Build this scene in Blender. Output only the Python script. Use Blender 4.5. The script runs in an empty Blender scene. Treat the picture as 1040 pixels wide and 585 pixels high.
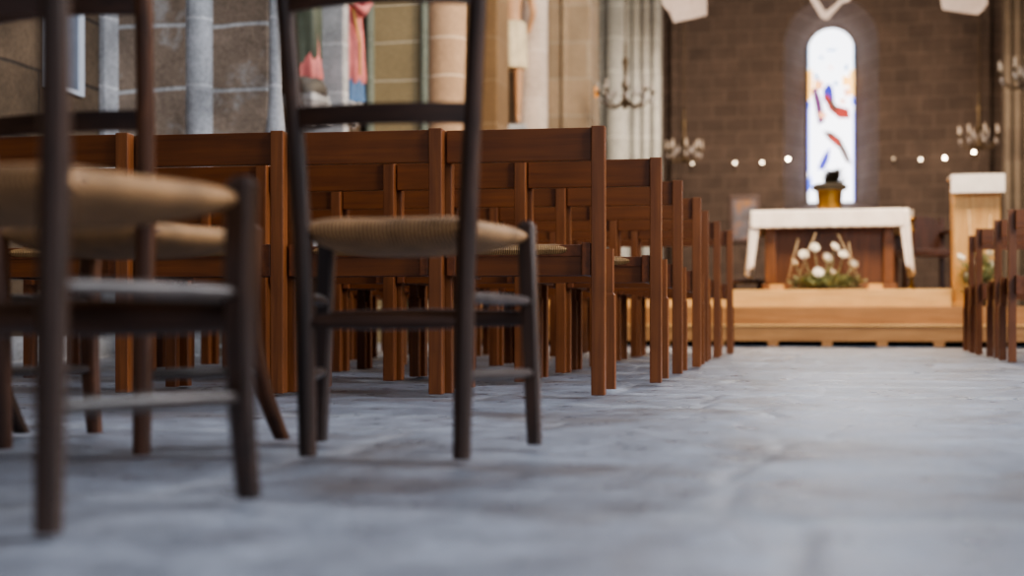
import bpy, bmesh, math, random
import numpy as np
from mathutils import Vector, Matrix
random.seed(7)
rng = np.random.default_rng(5)
C = bpy.context.scene.collection
PI = math.pi

# ------------------------------------------------------------------ geometry of the view
F = 50 / 36 * 1040
HOR = 324.0
CAMZ = 0.2386
PSI = math.atan(324 / F)
cs, sn = math.cos(PSI), math.sin(PSI)
def ray(px, py):
    u = (px - 520) / F; v = (HOR - py) / F
    return (u * cs - sn, cs + u * sn, v)
def aty(px, py, Y):
    d = ray(px, py); t = Y / d[1]
    return Vector((d[0] * t, Y, CAMZ + d[2] * t))
def atx(px, py, X):
    d = ray(px, py); t = X / d[0]
    return Vector((X, d[1] * t, CAMZ + d[2] * t))
def gx(px, Y):  return aty(px, HOR, Y).x
def gz(px, py, Y): return aty(px, py, Y).z

# ------------------------------------------------------------------ node helpers
def new_mat(name):
    m = bpy.data.materials.new(name); m.use_nodes = True
    nt = m.node_tree; b = nt.nodes['Principled BSDF']
    return m, nt, b
def N(nt, t, **kw):
    n = nt.nodes.new(t)
    for k, v in kw.items():
        if k in n.inputs: n.inputs[k].default_value = v
        else: setattr(n, k, v)
    return n
def L(nt, a, b): nt.links.new(a, b)
def ramp(nt, fac, stops):
    r = N(nt, 'ShaderNodeValToRGB')
    els = r.color_ramp.elements
    while len(els) > 2: els.remove(els[-1])
    for i, (p, c) in enumerate(stops):
        e = els[i] if i < 2 else els.new(p)
        e.position = p; e.color = (*c, 1)
    L(nt, fac, r.inputs['Fac']); return r
def math_n(nt, op, a, b=None):
    n = N(nt, 'ShaderNodeMath', operation=op)
    for i, v in enumerate((a, b)):
        if v is None: continue
        if isinstance(v, (int, float)): n.inputs[i].default_value = v
        else: L(nt, v, n.inputs[i])
    return n.outputs[0]
def mix(nt, fac, a, b, mode='MIX'):
    n = N(nt, 'ShaderNodeMix', data_type='RGBA', blend_type=mode)
    for s, v in ((n.inputs['Factor'], fac), (n.inputs[6], a), (n.inputs[7], b)):
        if isinstance(v, (int, float)): s.default_value = v
        elif isinstance(v, tuple): s.default_value = (*v, 1)
        else: L(nt, v, s)
    return n.outputs[2]
def srgb(r, g, b):
    f = lambda c: (c / 255 / 12.92) if c / 255 <= .04045 else ((c / 255 + .055) / 1.055) ** 2.4
    return (f(r), f(g), f(b))

def wood_mat(name, dark, light, axis='Z', rough=.4, vary=.25, coat=0.0, scale=1.0, spec=.5):
    m, nt, b = new_mat(name)
    tc = N(nt, 'ShaderNodeTexCoord')
    sc = {'X': (2, 42, 42), 'Y': (42, 2, 42), 'Z': (42, 42, 2)}[axis]
    mp = N(nt, 'ShaderNodeMapping'); mp.inputs['Scale'].default_value = tuple(s * scale for s in sc)
    oi = N(nt, 'ShaderNodeObjectInfo')
    off = N(nt, 'ShaderNodeVectorMath', operation='SCALE'); off.inputs[0].default_value = (13.1, 7.7, 9.3)
    L(nt, oi.outputs['Random'], off.inputs['Scale'])
    L(nt, tc.outputs['Object'], mp.inputs['Vector']); L(nt, off.outputs[0], mp.inputs['Location'])
    n1 = N(nt, 'ShaderNodeTexNoise', Scale=1.0, Detail=5.0, Roughness=.6, Distortion=.6); L(nt, mp.outputs[0], n1.inputs['Vector'])
    r = ramp(nt, n1.outputs['Fac'], [(.3, dark), (.7, light)])
    n2 = N(nt, 'ShaderNodeTexNoise', Scale=5.0, Detail=3.0); L(nt, tc.outputs['Object'], n2.inputs['Vector'])
    w = ramp(nt, n2.outputs['Fac'], [(.3, (1 - vary,) * 3), (.7, (1.0,) * 3)])
    c = mix(nt, 1.0, r.outputs['Color'], w.outputs['Color'], 'MULTIPLY')
    rv = ramp(nt, oi.outputs['Random'], [(0, (.82, .80, .78)), (1, (1.0, 1.0, 1.0))])
    c = mix(nt, 1.0, c, rv.outputs['Color'], 'MULTIPLY')
    L(nt, c, b.inputs['Base Color'])
    b.inputs['Roughness'].default_value = rough
    b.inputs['Specular IOR Level'].default_value = spec
    b.inputs['Coat Weight'].default_value = coat; b.inputs['Coat Roughness'].default_value = .25
    bp = N(nt, 'ShaderNodeBump', Strength=.15, Distance=.002); L(nt, n1.outputs['Fac'], bp.inputs['Height']); L(nt, bp.outputs[0], b.inputs['Normal'])
    return m

def plain(name, col, rough=.6, metal=0.0, vary=.15, nscale=12., sheen=0.0, bump=.1):
    m, nt, b = new_mat(name)
    tc = N(nt, 'ShaderNodeTexCoord')
    n = N(nt, 'ShaderNodeTexNoise', Scale=nscale, Detail=5.0); L(nt, tc.outputs['Object'], n.inputs['Vector'])
    r = ramp(nt, n.outputs['Fac'], [(.3, tuple(x * (1 - vary) for x in col)), (.7, tuple(min(1, x * (1 + vary)) for x in col))])
    L(nt, r.outputs['Color'], b.inputs['Base Color'])
    b.inputs['Roughness'].default_value = rough; b.inputs['Metallic'].default_value = metal
    b.inputs['Sheen Weight'].default_value = sheen
    if bump:
        bp = N(nt, 'ShaderNodeBump', Strength=bump, Distance=.01); L(nt, n.outputs['Fac'], bp.inputs['Height']); L(nt, bp.outputs[0], b.inputs['Normal'])
    return m

def emit(name, col, strength):
    m, nt, b = new_mat(name)
    b.inputs['Base Color'].default_value = (*col, 1)
    b.inputs['Emission Color'].default_value = (*col, 1); b.inputs['Emission Strength'].default_value = strength
    return m

def stone_mat(name, c1, c2, mortar, bw=.55, bh=.3, msize=.012, rough=.85, bump=.5, stain=.35, offset=.5, zoff=0.0, wob_a=.05, uoff=0.0, patch=0.0):
    m, nt, b = new_mat(name)
    g = N(nt, 'ShaderNodeNewGeometry')
    sp = N(nt, 'ShaderNodeSeparateXYZ'); L(nt, g.outputs['Position'], sp.inputs[0])
    sn_ = N(nt, 'ShaderNodeSeparateXYZ'); L(nt, g.outputs['True Normal'], sn_.inputs[0])
    ax = math_n(nt, 'GREATER_THAN', math_n(nt, 'ABSOLUTE', sn_.outputs[0]), .7)
    u = N(nt, 'ShaderNodeMix', data_type='FLOAT'); L(nt, ax, u.inputs[0]); L(nt, sp.outputs[0], u.inputs[2]); L(nt, sp.outputs[1], u.inputs[3])
    wob = N(nt, 'ShaderNodeTexNoise', Scale=2.2, Detail=2.0); L(nt, g.outputs['Position'], wob.inputs['Vector'])
    wo = math_n(nt, 'MULTIPLY', math_n(nt, 'SUBTRACT', wob.outputs['Fac'], .5), wob_a)
    cb = N(nt, 'ShaderNodeCombineXYZ'); L(nt, math_n(nt, 'ADD', math_n(nt, 'ADD', u.outputs[0], wo), uoff + 20.0), cb.inputs[0]); L(nt, math_n(nt, 'ADD', math_n(nt, 'ADD', sp.outputs[2], wo), bh * 10 - zoff), cb.inputs[1])
    br = N(nt, 'ShaderNodeTexBrick', offset=offset, Scale=1.0)
    br.inputs['Mortar Size'].default_value = msize; br.inputs['Mortar Smooth'].default_value = .4
    br.inputs['Brick Width'].default_value = bw; br.inputs['Row Height'].default_value = bh; br.inputs['Bias'].default_value = 0
    br.inputs['Color1'].default_value = (*c1, 1); br.inputs['Color2'].default_value = (*c2, 1); br.inputs['Mortar'].default_value = (*mortar, 1)
    L(nt, cb.outputs[0], br.inputs['Vector'])
    n = N(nt, 'ShaderNodeTexNoise', Scale=3.0, Detail=8.0, Roughness=.65); L(nt, g.outputs['Position'], n.inputs['Vector'])
    st = ramp(nt, n.outputs['Fac'], [(.3, (1 - stain,) * 3), (.68, (1 + stain * .3,) * 3)])
    nf = N(nt, 'ShaderNodeTexNoise', Scale=38.0, Detail=4.0, Roughness=.7); L(nt, g.outputs['Position'], nf.inputs['Vector'])
    sf = ramp(nt, nf.outputs['Fac'], [(.3, (.7,) * 3), (.7, (1.15,) * 3)])
    c = mix(nt, 1.0, br.outputs['Color'], st.outputs['Color'], 'MULTIPLY')
    c = mix(nt, 1.0, c, sf.outputs['Color'], 'MULTIPLY')
    if patch:
        n5 = N(nt, 'ShaderNodeTexNoise', Scale=2.6, Detail=9.0, Roughness=.7, Distortion=.4); L(nt, g.outputs['Position'], n5.inputs['Vector'])
        pm = ramp(nt, n5.outputs['Fac'], [(.54, (0, 0, 0)), (.66, (patch,) * 3)])
        c = mix(nt, pm.outputs['Color'], c, srgb(196, 194, 192))
    L(nt, c, b.inputs['Base Color']); b.inputs['Roughness'].default_value = rough
    h = math_n(nt, 'ADD', math_n(nt, 'MULTIPLY', br.outputs['Fac'], -.6), math_n(nt, 'MULTIPLY', nf.outputs['Fac'], .8))
    bp = N(nt, 'ShaderNodeBump', Strength=bump, Distance=.02); L(nt, h, bp.inputs['Height']); L(nt, bp.outputs[0], b.inputs['Normal'])
    return m

def rush_mat(name, dark, light, freq):
    """cords run square to the nearest rail: four triangular fields"""
    m, nt, b = new_mat(name)
    tc = N(nt, 'ShaderNodeTexCoord')
    sp = N(nt, 'ShaderNodeSeparateXYZ'); L(nt, tc.outputs['Object'], sp.inputs[0])
    y = math_n(nt, 'SUBTRACT', sp.outputs[1], .2)
    side = math_n(nt, 'GREATER_THAN', math_n(nt, 'ABSOLUTE', sp.outputs[0]), math_n(nt, 'ABSOLUTE', y))
    u = N(nt, 'ShaderNodeMix', data_type='FLOAT'); L(nt, side, u.inputs[0]); L(nt, sp.outputs[0], u.inputs[2]); L(nt, sp.outputs[1], u.inputs[3])
    n0 = N(nt, 'ShaderNodeTexNoise', Scale=30.0, Detail=2.0); L(nt, tc.outputs['Object'], n0.inputs['Vector'])
    ph = math_n(nt, 'ADD', math_n(nt, 'MULTIPLY', u.outputs[0], freq), math_n(nt, 'MULTIPLY', n0.outputs['Fac'], 2.5))
    s = math_n(nt, 'ADD', math_n(nt, 'MULTIPLY', math_n(nt, 'SINE', ph), .5), .5)
    n = N(nt, 'ShaderNodeTexNoise', Scale=18.0, Detail=4.0); L(nt, tc.outputs['Object'], n.inputs['Vector'])
    mid = tuple((a + c) / 2 for a, c in zip(dark, light))
    r = ramp(nt, s, [(0.0, dark), (.45, mid), (1.0, light)])
    w = ramp(nt, n.outputs['Fac'], [(.3, (.62, .6, .58)), (.7, (1.1, 1.05, 1.0))])
    c = mix(nt, 1.0, r.outputs['Color'], w.outputs['Color'], 'MULTIPLY')
    L(nt, c, b.inputs['Base Color']); b.inputs['Roughness'].default_value = .6
    bp = N(nt, 'ShaderNodeBump', Strength=.6, Distance=.004); L(nt, s, bp.inputs['Height']); L(nt, bp.outputs[0], b.inputs['Normal'])
    return m

# ------------------------------------------------------------------ object helpers
def obj(name, bm, mats, parent=None, smooth=False, loc=None):
    me = bpy.data.meshes.new(name)
    bmesh.ops.recalc_face_normals(bm, faces=bm.faces[:])
    bm.to_mesh(me); bm.free()
    for m in (mats if isinstance(mats, (list, tuple)) else [mats]): me.materials.append(m)
    if smooth:
        me.polygons.foreach_set('use_smooth', [True] * len(me.polygons))
        try: me.set_sharp_from_angle(angle=math.radians(40))
        except Exception: pass
    o = bpy.data.objects.new(name, me); C.objects.link(o)
    if parent is not None: o.parent = parent
    if loc is not None: o.location = loc
    return o
def thing(name, label, cat, loc=(0, 0, 0), rz=0.0, group=None):
    o = bpy.data.objects.new(name, None); C.objects.link(o)
    o.empty_display_size = .1
    o.location = loc; o.rotation_euler = (0, 0, rz)
    o['label'] = label; o['category'] = cat
    if group: o['group'] = group
    return o
def tag(o, label, cat, group=None):
    o['label'] = label; o['category'] = cat
    if group: o['group'] = group
    return o
def struct(o): o['kind'] = 'structure'; return o
def dup(root, loc, rz, label, group=None):
    r = root.copy(); C.objects.link(r); r.location = loc; r.rotation_euler = (0, 0, rz); r['label'] = label
    if group: r['group'] = group
    for ch in list(root.children):
        c = ch.copy(); C.objects.link(c); c.parent = r
        for g in ch.children:
            d = g.copy(); C.objects.link(d); d.parent = c
    return r

def box(bm, x0, x1, y0, y1, z0, z1, bev=0.0, seg=2, mi=0):
    t = bmesh.new()
    bmesh.ops.create_cube(t, size=1.0)
    for v in t.verts:
        v.co = Vector((x0 + (v.co.x + .5) * (x1 - x0), y0 + (v.co.y + .5) * (y1 - y0), z0 + (v.co.z + .5) * (z1 - z0)))
    if bev: bmesh.ops.bevel(t, geom=t.edges[:], offset=bev, segments=seg, profile=.6, affect='EDGES')
    merge(bm, t, mi); return bm
def merge(bm, t, mi=0):
    mp = [bm.verts.new(v.co) for v in t.verts]
    t.verts.index_update()
    for f in t.faces:
        try:
            nf = bm.faces.new([mp[v.index] for v in f.verts]); nf.material_index = mi; nf.smooth = f.smooth
        except ValueError: pass
    t.free()
def B(*a, **k): return box(bmesh.new(), *a, **k)
def tube(bm, pts, radii, n=10, cap=True, mi=0, flat=None):
    """swept tube along pts, parallel transported; flat=(a,b) squashes the section"""
    pts = [Vector(p) for p in pts]
    if isinstance(radii, (int, float)): radii = [radii] * len(pts)
    t0 = (pts[1] - pts[0]).normalized()
    up = Vector((0, 0, 1)) if abs(t0.z) < .9 else Vector((1, 0, 0))
    nrm = (up - t0 * up.dot(t0)).normalized()
    rings = []
    for i, p in enumerate(pts):
        t = (pts[min(i + 1, len(pts) - 1)] - pts[max(i - 1, 0)]).normalized()
        nrm = (nrm - t * nrm.dot(t)).normalized(); bn = t.cross(nrm)
        r = radii[i]; a, b = flat if flat else (1, 1)
        rings.append([bm.verts.new(p + (nrm * math.cos(2 * PI * k / n) * a + bn * math.sin(2 * PI * k / n) * b) * r) for k in range(n)])
    for i in range(len(rings) - 1):
        for k in range(n):
            f = bm.faces.new((rings[i][k], rings[i][(k + 1) % n], rings[i + 1][(k + 1) % n], rings[i + 1][k])); f.material_index = mi; f.smooth = True
    if cap:
        for rg in (rings[0][::-1], rings[-1]):
            f = bm.faces.new(rg); f.material_index = mi
    return bm
def lathe(bm, prof, n=24, c=(0, 0), mi=0, mod=None):
    rings = []
    for (r, z) in prof:
        rr = []
        for k in range(n):
            a = 2 * PI * k / n
            q = r * (mod(a, z) if mod else 1)
            rr.append(bm.verts.new((c[0] + q * math.cos(a), c[1] + q * math.sin(a), z)))
        rings.append(rr)
    for i in range(len(rings) - 1):
        for k in range(n):
            f = bm.faces.new((rings[i][k], rings[i][(k + 1) % n], rings[i + 1][(k + 1) % n], rings[i + 1][k])); f.smooth = True; f.material_index = mi
    for rg in (rings[0][::-1], rings[-1]):
        f = bm.faces.new(rg); f.material_index = mi
    return bm
def sqsweep(bm, pts, sizes, bev=.004):
    """square-section post through pts: sizes = (wx, wy) per point, corners chamfered"""
    rings = []
    for p, (wx, wy) in zip(pts, sizes):
        a, b_ = wx / 2, wy / 2; c = min(bev, a * .6, b_ * .6)
        sec = [(-a + c, -b_), (a - c, -b_), (a, -b_ + c), (a, b_ - c), (a - c, b_), (-a + c, b_), (-a, b_ - c), (-a, -b_ + c)]
        rings.append([bm.verts.new((p[0] + x, p[1] + y, p[2])) for x, y in sec])
    for i in range(len(rings) - 1):
        for k in range(8):
            bm.faces.new((rings[i][k], rings[i][(k + 1) % 8], rings[i + 1][(k + 1) % 8], rings[i + 1][k]))
    bm.faces.new(rings[0][::-1]); bm.faces.new(rings[-1])
    return bm
def sphere(bm, c, r, sx=1, sy=1, sz=1, u=14, v=9, mi=0):
    t = bmesh.new(); bmesh.ops.create_uvsphere(t, u_segments=u, v_segments=v, radius=r)
    for w in t.verts: w.co = Vector((c[0] + w.co.x * sx, c[1] + w.co.y * sy, c[2] + w.co.z * sz))
    for f in t.faces: f.smooth = True
    merge(bm, t, mi)
    return bm
def pad(hw0, hw1, y0, y1, zc, h, sag, n=20, edge=6, saddle=0.0, belly=.8):
    bm = bmesh.new(); top = {}; bot = {}
    for i in range(n + 1):
        for j in range(n + 1):
            u = math.sin((-1 + 2 * i / n) * PI / 2); v = math.sin((-1 + 2 * j / n) * PI / 2)
            hw = hw0 + (hw1 - hw0) * (v + 1) / 2
            x = u * hw; y = y0 + (y1 - y0) * (v + 1) / 2
            e = max(0, (1 - abs(u) ** edge) * (1 - abs(v) ** edge)) ** .5
            s = sag * (1 - u * u) * (1 - v * v) + saddle * (1 - u * u)
            zt = zc + h * e - s; zb = zc - h * belly * e - s * .5
            top[i, j] = bm.verts.new((x, y, zt))
            bot[i, j] = top[i, j] if i in (0, n) or j in (0, n) else bm.verts.new((x, y, zb))
    for i in range(n):
        for j in range(n):
            for d, fl in ((top, 0), (bot, 1)):
                q = [d[i, j], d[i + 1, j], d[i + 1, j + 1], d[i, j + 1]]
                try: bm.faces.new(q[::-1] if fl else q).smooth = True
                except ValueError: pass
    return bm

# ------------------------------------------------------------------ materials
M = {}
M['oak_v'] = wood_mat('chair_wood_upright', srgb(110, 62, 32), srgb(146, 88, 48), 'Z', rough=.38)
M['oak_h'] = wood_mat('chair_wood_rail', srgb(104, 55, 22), srgb(132, 75, 32), 'X', rough=.36)
M['oak_d'] = wood_mat('chair_wood_side', srgb(98, 52, 26), srgb(138, 78, 40), 'Y', rough=.4)
M['old_v'] = wood_mat('old_wood_upright', srgb(40, 26, 18), srgb(92, 64, 48), 'Z', rough=.33, vary=.4, coat=.35)
M['old_v_light'] = wood_mat('old_wood_light_upright', srgb(66, 38, 22), srgb(122, 78, 50), 'Z', rough=.36, vary=.35, coat=.25)
M['old_h'] = wood_mat('old_wood_rail', srgb(46, 28, 19), srgb(96, 64, 46), 'X', rough=.36, vary=.4, coat=.2)
M['old_d'] = wood_mat('old_wood_stretcher', srgb(52, 43, 40), srgb(92, 80, 75), 'Y', rough=.36, vary=.35)
M['rush_old'] = rush_mat('old_rush', srgb(84, 54, 32), srgb(214, 168, 118), 900)
M['rush_new'] = rush_mat('chair_rush', srgb(110, 76, 42), srgb(205, 165, 112), 1100)
M['platform'] = wood_mat('platform_wood', srgb(150, 108, 66), srgb(178, 134, 88), 'X', rough=.45, vary=.12)
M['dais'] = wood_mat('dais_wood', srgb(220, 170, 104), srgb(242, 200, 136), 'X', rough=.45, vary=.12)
M['altar_wood'] = wood_mat('altar_wood', srgb(92, 56, 30), srgb(134, 88, 52), 'Z', rough=.4)
M['altar_dark'] = wood_mat('altar_panel_wood', srgb(80, 48, 28), srgb(118, 74, 44), 'Z', rough=.45)
M['pale_wood'] = wood_mat('pale_wood', srgb(196, 144, 84), srgb(226, 180, 116), 'Z', rough=.5, vary=.1)
M['dark_wood'] = wood_mat('dark_wood', srgb(48, 26, 16), srgb(84, 46, 28), 'Z', rough=.45)
M['linen'] = plain('white_linen', srgb(236, 226, 218), .85, vary=.06, sheen=.2)
M['paper'] = plain('hanging_white_cloth', srgb(206, 186, 174), .9, vary=.05)
M['leaf'] = plain('foliage_green', srgb(150, 154, 114), .55, vary=.5, nscale=20)
M['leaf_dark'] = plain('dark_foliage', srgb(50, 42, 30), .6, vary=.5, nscale=20)
M['petal'] = plain('white_petals', srgb(244, 236, 220), .6, vary=.05)
M['stem_pale'] = plain('pale_twig', srgb(200, 176, 140), .6)
M['brass'] = plain('brass', srgb(160, 122, 62), .35, metal=1.0, vary=.12)
M['old_brass'] = plain('tarnished_brass', srgb(78, 64, 46), .55, metal=.6, vary=.2)
M['iron'] = plain('dark_bronze', srgb(84, 68, 50), .6, metal=.4, vary=.2)
M['wax'] = plain('white_candle_wax', srgb(160, 148, 136), .45, vary=.04)
M['crystal'] = plain('glass_drops', srgb(136, 128, 124), .3, vary=.05, bump=0)
M['frame_white'] = plain('white_frame', srgb(225, 230, 238), .5, vary=.04)
M['notice'] = plain('notice_sheet', srgb(120, 128, 142), .6, vary=.1)
M['black'] = plain('slot_shade_black', srgb(8, 7, 7), .9)
M['stone_brown'] = stone_mat('brown_granite', srgb(150, 130, 112), srgb(168, 148, 130), srgb(206, 204, 202), 40., .43, .016, zoff=.057, stain=.5, patch=.6)
M['stone_dark'] = stone_mat('dark_granite', srgb(106, 88, 70), srgb(124, 104, 84), srgb(72, 62, 54), .9, .43, .012, zoff=.05, stain=.45)
M['limewash'] = stone_mat('limewashed_stone', srgb(186, 187, 190), srgb(198, 198, 201), srgb(226, 226, 228), 40., .45, .012, stain=.45)
M['stone_olive'] = stone_mat('olive_stone', srgb(142, 128, 98), srgb(150, 134, 104), srgb(196, 188, 168), 40., .39, .009, stain=.15, bump=.3, zoff=.35, wob_a=.02)
M['stone_salmon'] = stone_mat('salmon_stone', srgb(176, 146, 118), srgb(184, 154, 126), srgb(226, 206, 184), 40., .39, .009, stain=.15, bump=.3, zoff=.37, wob_a=.02)
M['stone_ochre'] = stone_mat('ochre_stone', srgb(128, 102, 72), srgb(138, 112, 82), srgb(146, 124, 98), 40., .5, .01, stain=.2, bump=.3)
M['stone_pink'] = stone_mat('pinkish_stone', srgb(196, 178, 164), srgb(204, 188, 174), srgb(210, 196, 184), 40., .6, .01, stain=.2, bump=.3)
M['stone_tan'] = stone_mat('tan_stone', srgb(160, 140, 116), srgb(176, 152, 126), srgb(176, 162, 142), .8, .5, .012, stain=.2, bump=.3)
M['stone_grey'] = stone_mat('pale_grey_stone', srgb(160, 160, 154), srgb(172, 172, 168), srgb(190, 188, 184), 40., .5, .012, stain=.25, bump=.3)
M['stone_dim'] = stone_mat('dim_brown_stone', srgb(92, 80, 68), srgb(104, 92, 78), srgb(110, 98, 84), 40., .5, .012, stain=.25, bump=.3)
M['apse_stone'] = stone_mat('apse_brown_stone', srgb(78, 64, 56), srgb(87, 72, 63), srgb(102, 87, 77), .42, .24, .012, stain=.32, bump=.6)
M['reveal'] = stone_mat('window_reveal_stone', srgb(98, 82, 74), srgb(106, 90, 82), srgb(116, 102, 94), 40., .24, .014, stain=.25)

# ------------------------------------------------------------------ floor: worn granite flags, real relief
def vnoise(x, y, seed):
    xi = np.floor(x).astype(np.int64); yi = np.floor(y).astype(np.int64); fx = x - xi; fy = y - yi
    fx = fx * fx * (3 - 2 * fx); fy = fy * fy * (3 - 2 * fy)
    def h(a, b):
        n = (a * 374761393 + b * 668265263 + seed * 974634241) & 0x7fffffff
        n = ((n ^ (n >> 13)) * 1274126177) & 0x7fffffff
        return ((n ^ (n >> 16)) & 0xffff) / 65535.0
    return (h(xi, yi) * (1 - fx) + h(xi + 1, yi) * fx) * (1 - fy) + (h(xi, yi + 1) * (1 - fx) + h(xi + 1, yi + 1) * fx) * fy
def make_floor():
    X0, X1, Y0, Y1 = -4.7, 2.5, .35, 13.0
    st = .022
    nx = int((X1 - X0) / st) + 1; ny = int((Y1 - Y0) / st) + 1
    xs = np.linspace(X0, X1, nx); ys = np.linspace(Y0, Y1, ny)
    gx_, gy_ = np.meshgrid(xs, ys)
    wx = gx_ + .09 * (vnoise(gx_ * 2.2, gy_ * 2.2, 1) - .5) + .04 * (vnoise(gx_ * 7, gy_ * 7, 2) - .5)
    wy = gy_ + .12 * (vnoise(gx_ * 1.6, gy_ * 1.6, 3) - .5) + .04 * (vnoise(gx_ * 6, gy_ * 6, 4) - .5)
    rows = [Y0 - 1]
    r = random.Random(11)
    while rows[-1] < Y1 + 1: rows.append(rows[-1] + r.uniform(.38, .78))
    rows = np.array(rows)
    ri = np.searchsorted(rows, wy) - 1
    dy = np.minimum(wy - rows[ri], rows[np.minimum(ri + 1, len(rows) - 1)] - wy)
    dist = dy.copy(); tone = np.zeros_like(gx_); slabx = np.zeros_like(gx_); lev = np.zeros_like(gx_)
    for k in range(len(rows) - 1):
        cols = [X0 - 1 - r.random()]
        while cols[-1] < X1 + 1: cols.append(cols[-1] + r.uniform(.55, 1.35))
        cols = np.array(cols); tn = rng.random(len(cols)); tx = rng.uniform(-1, 1, len(cols)); ty = rng.uniform(-1, 1, len(cols))
        mk = ri == k
        ci = np.searchsorted(cols, wx[mk]) - 1
        dx = np.minimum(wx[mk] - cols[ci], cols[np.minimum(ci + 1, len(cols) - 1)] - wx[mk])
        dist[mk] = np.minimum(dist[mk], dx); tone[mk] = tn[ci]
        lev[mk] = tx[ci] * .007 * (wx[mk] - cols[ci] - .45) + ty[ci] * .011 * (wy[mk] - rows[k] - .3) - .002 * tn[ci]
    grv = np.clip(1 - dist / (.014 + .016 * vnoise(gx_ * 5, gy_ * 5, 9)), 0, 1); grv = grv * grv * (3 - 2 * grv)
    und = (vnoise(gx_ * 3.1, gy_ * 3.1, 5) - .5) * .007 + (vnoise(gx_ * 9, gy_ * 9, 6) - .5) * .0046 + (vnoise(gx_ * 19, gy_ * 13, 7) - .5) * .0024 + (vnoise(gx_ * 38, gy_ * 26, 8) - .5) * .0011
    z = lev + und - .0045 * grv
    z = z - z.max() + .0015
    n = nx * ny
    co = np.empty((n, 3)); co[:, 0] = gx_.ravel(); co[:, 1] = gy_.ravel(); co[:, 2] = z.ravel()
    idx = np.arange(n).reshape(ny, nx)
    q = np.stack([idx[:-1, :-1], idx[:-1, 1:], idx[1:, 1:], idx[1:, :-1]], -1).reshape(-1, 4)
    # plain border out to the walls
    ex = np.array([(-7, -4, -.006), (7, -4, -.006), (7, Y0, -.006), (-7, Y0, -.006), (X1, Y0, -.006), (7, Y1, -.006), (X1, Y1, -.006),
                   (-7, Y1, -.006), (7, 26, -.006), (-7, 26, -.006), (X0, Y0, -.006), (X0, Y1, -.006)])
    co = np.vstack([co, ex]); e = lambda *k: [n + i for i in k]
    faces = q.tolist() + [e(0, 1, 2, 3), e(4, 2, 5, 6), e(7, 5, 8, 9), e(3, 10, 11, 7)]
    me = bpy.data.meshes.new('floor'); me.from_pydata(co.tolist(), [], faces)
    me.polygons.foreach_set('use_smooth', [True] * len(me.polygons))
    for nm, arr, dflt in (('tone', tone, .5), ('joint', grv, 0.0)):
        a = me.attributes.new(nm, 'FLOAT', 'POINT'); a.data.foreach_set('value', np.concatenate([arr.ravel(), np.full(12, dflt)]).astype(np.float32))
    m, nt, b = new_mat('worn_granite_flags')
    g = N(nt, 'ShaderNodeNewGeometry')
    at = N(nt, 'ShaderNodeAttribute', attribute_name='tone'); aj = N(nt, 'ShaderNodeAttribute', attribute_name='joint')
    n1 = N(nt, 'ShaderNodeTexNoise', Scale=2.0, Detail=6.0, Roughness=.6, Distortion=.5); L(nt, g.outputs['Position'], n1.inputs['Vector'])
    n2 = N(nt, 'ShaderNodeTexNoise', Scale=60.0, Detail=5.0, Roughness=.7); L(nt, g.outputs['Position'], n2.inputs['Vector'])
    n3 = N(nt, 'ShaderNodeTexNoise', Scale=9.0, Detail=5.0, Roughness=.6); L(nt, g.outputs['Position'], n3.inputs['Vector'])
    base = ramp(nt, at.outputs['Fac'], [(0, srgb(102, 104, 113)), (.55, srgb(128, 133, 145)), (1, srgb(150, 154, 166))])
    br = ramp(nt, n1.outputs['Fac'], [(.36, srgb(108, 95, 86)), (.48, srgb(134, 138, 148)), (.75, srgb(162, 167, 178))])
    c = mix(nt, .55, base.outputs['Color'], br.outputs['Color'])
    s2 = ramp(nt, n2.outputs['Fac'], [(.3, (.72,) * 3), (.7, (1.15,) * 3)]); c = mix(nt, 1.0, c, s2.outputs['Color'], 'MULTIPLY')
    s3 = ramp(nt, n3.outputs['Fac'], [(.35, (.80,) * 3), (.65, (1.14,) * 3)]); c = mix(nt, 1.0, c, s3.outputs['Color'], 'MULTIPLY')
    c = mix(nt, math_n(nt, 'MULTIPLY', aj.outputs['Fac'], .5), c, srgb(168, 168, 172))
    L(nt, c, b.inputs['Base Color'])
    rr = ramp(nt, n3.outputs['Fac'], [(.3, (.24,) * 3), (.7, (.46,) * 3)]); L(nt, rr.outputs['Color'], b.inputs['Roughness'])
    b.inputs['Specular IOR Level'].default_value = .5
    bp = N(nt, 'ShaderNodeBump', Strength=.55, Distance=.006)
    L(nt, math_n(nt, 'ADD', n2.outputs['Fac'], math_n(nt, 'MULTIPLY', n3.outputs['Fac'], 1.5)), bp.inputs['Height']); L(nt, bp.outputs[0], b.inputs['Normal'])
    me.materials.append(m)
    o = bpy.data.objects.new('floor', me); C.objects.link(o); struct(o)
make_floor()

# ------------------------------------------------------------------ walls, piers and columns (the setting)
trim_i = [0]
def trim(bm, mats, smooth=False):
    trim_i[0] += 1
    return struct(obj('trim_%d' % trim_i[0], bm, mats, smooth=smooth))
WX = -4.75
struct(obj('wall_left', B(WX - .3, WX, -3.5, 24.0, -.02, 9), M['stone_dark']))
struct(obj('wall_right', B(4.9, 5.2, 2.0, 24.0, -.02, 9), M['stone_dark']))
# stone ledge running along the foot of the left wall
trim(B(WX, WX + .25, 3.0, 8.6, -.02, .14, bev=.012), M['limewash'])

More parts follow.
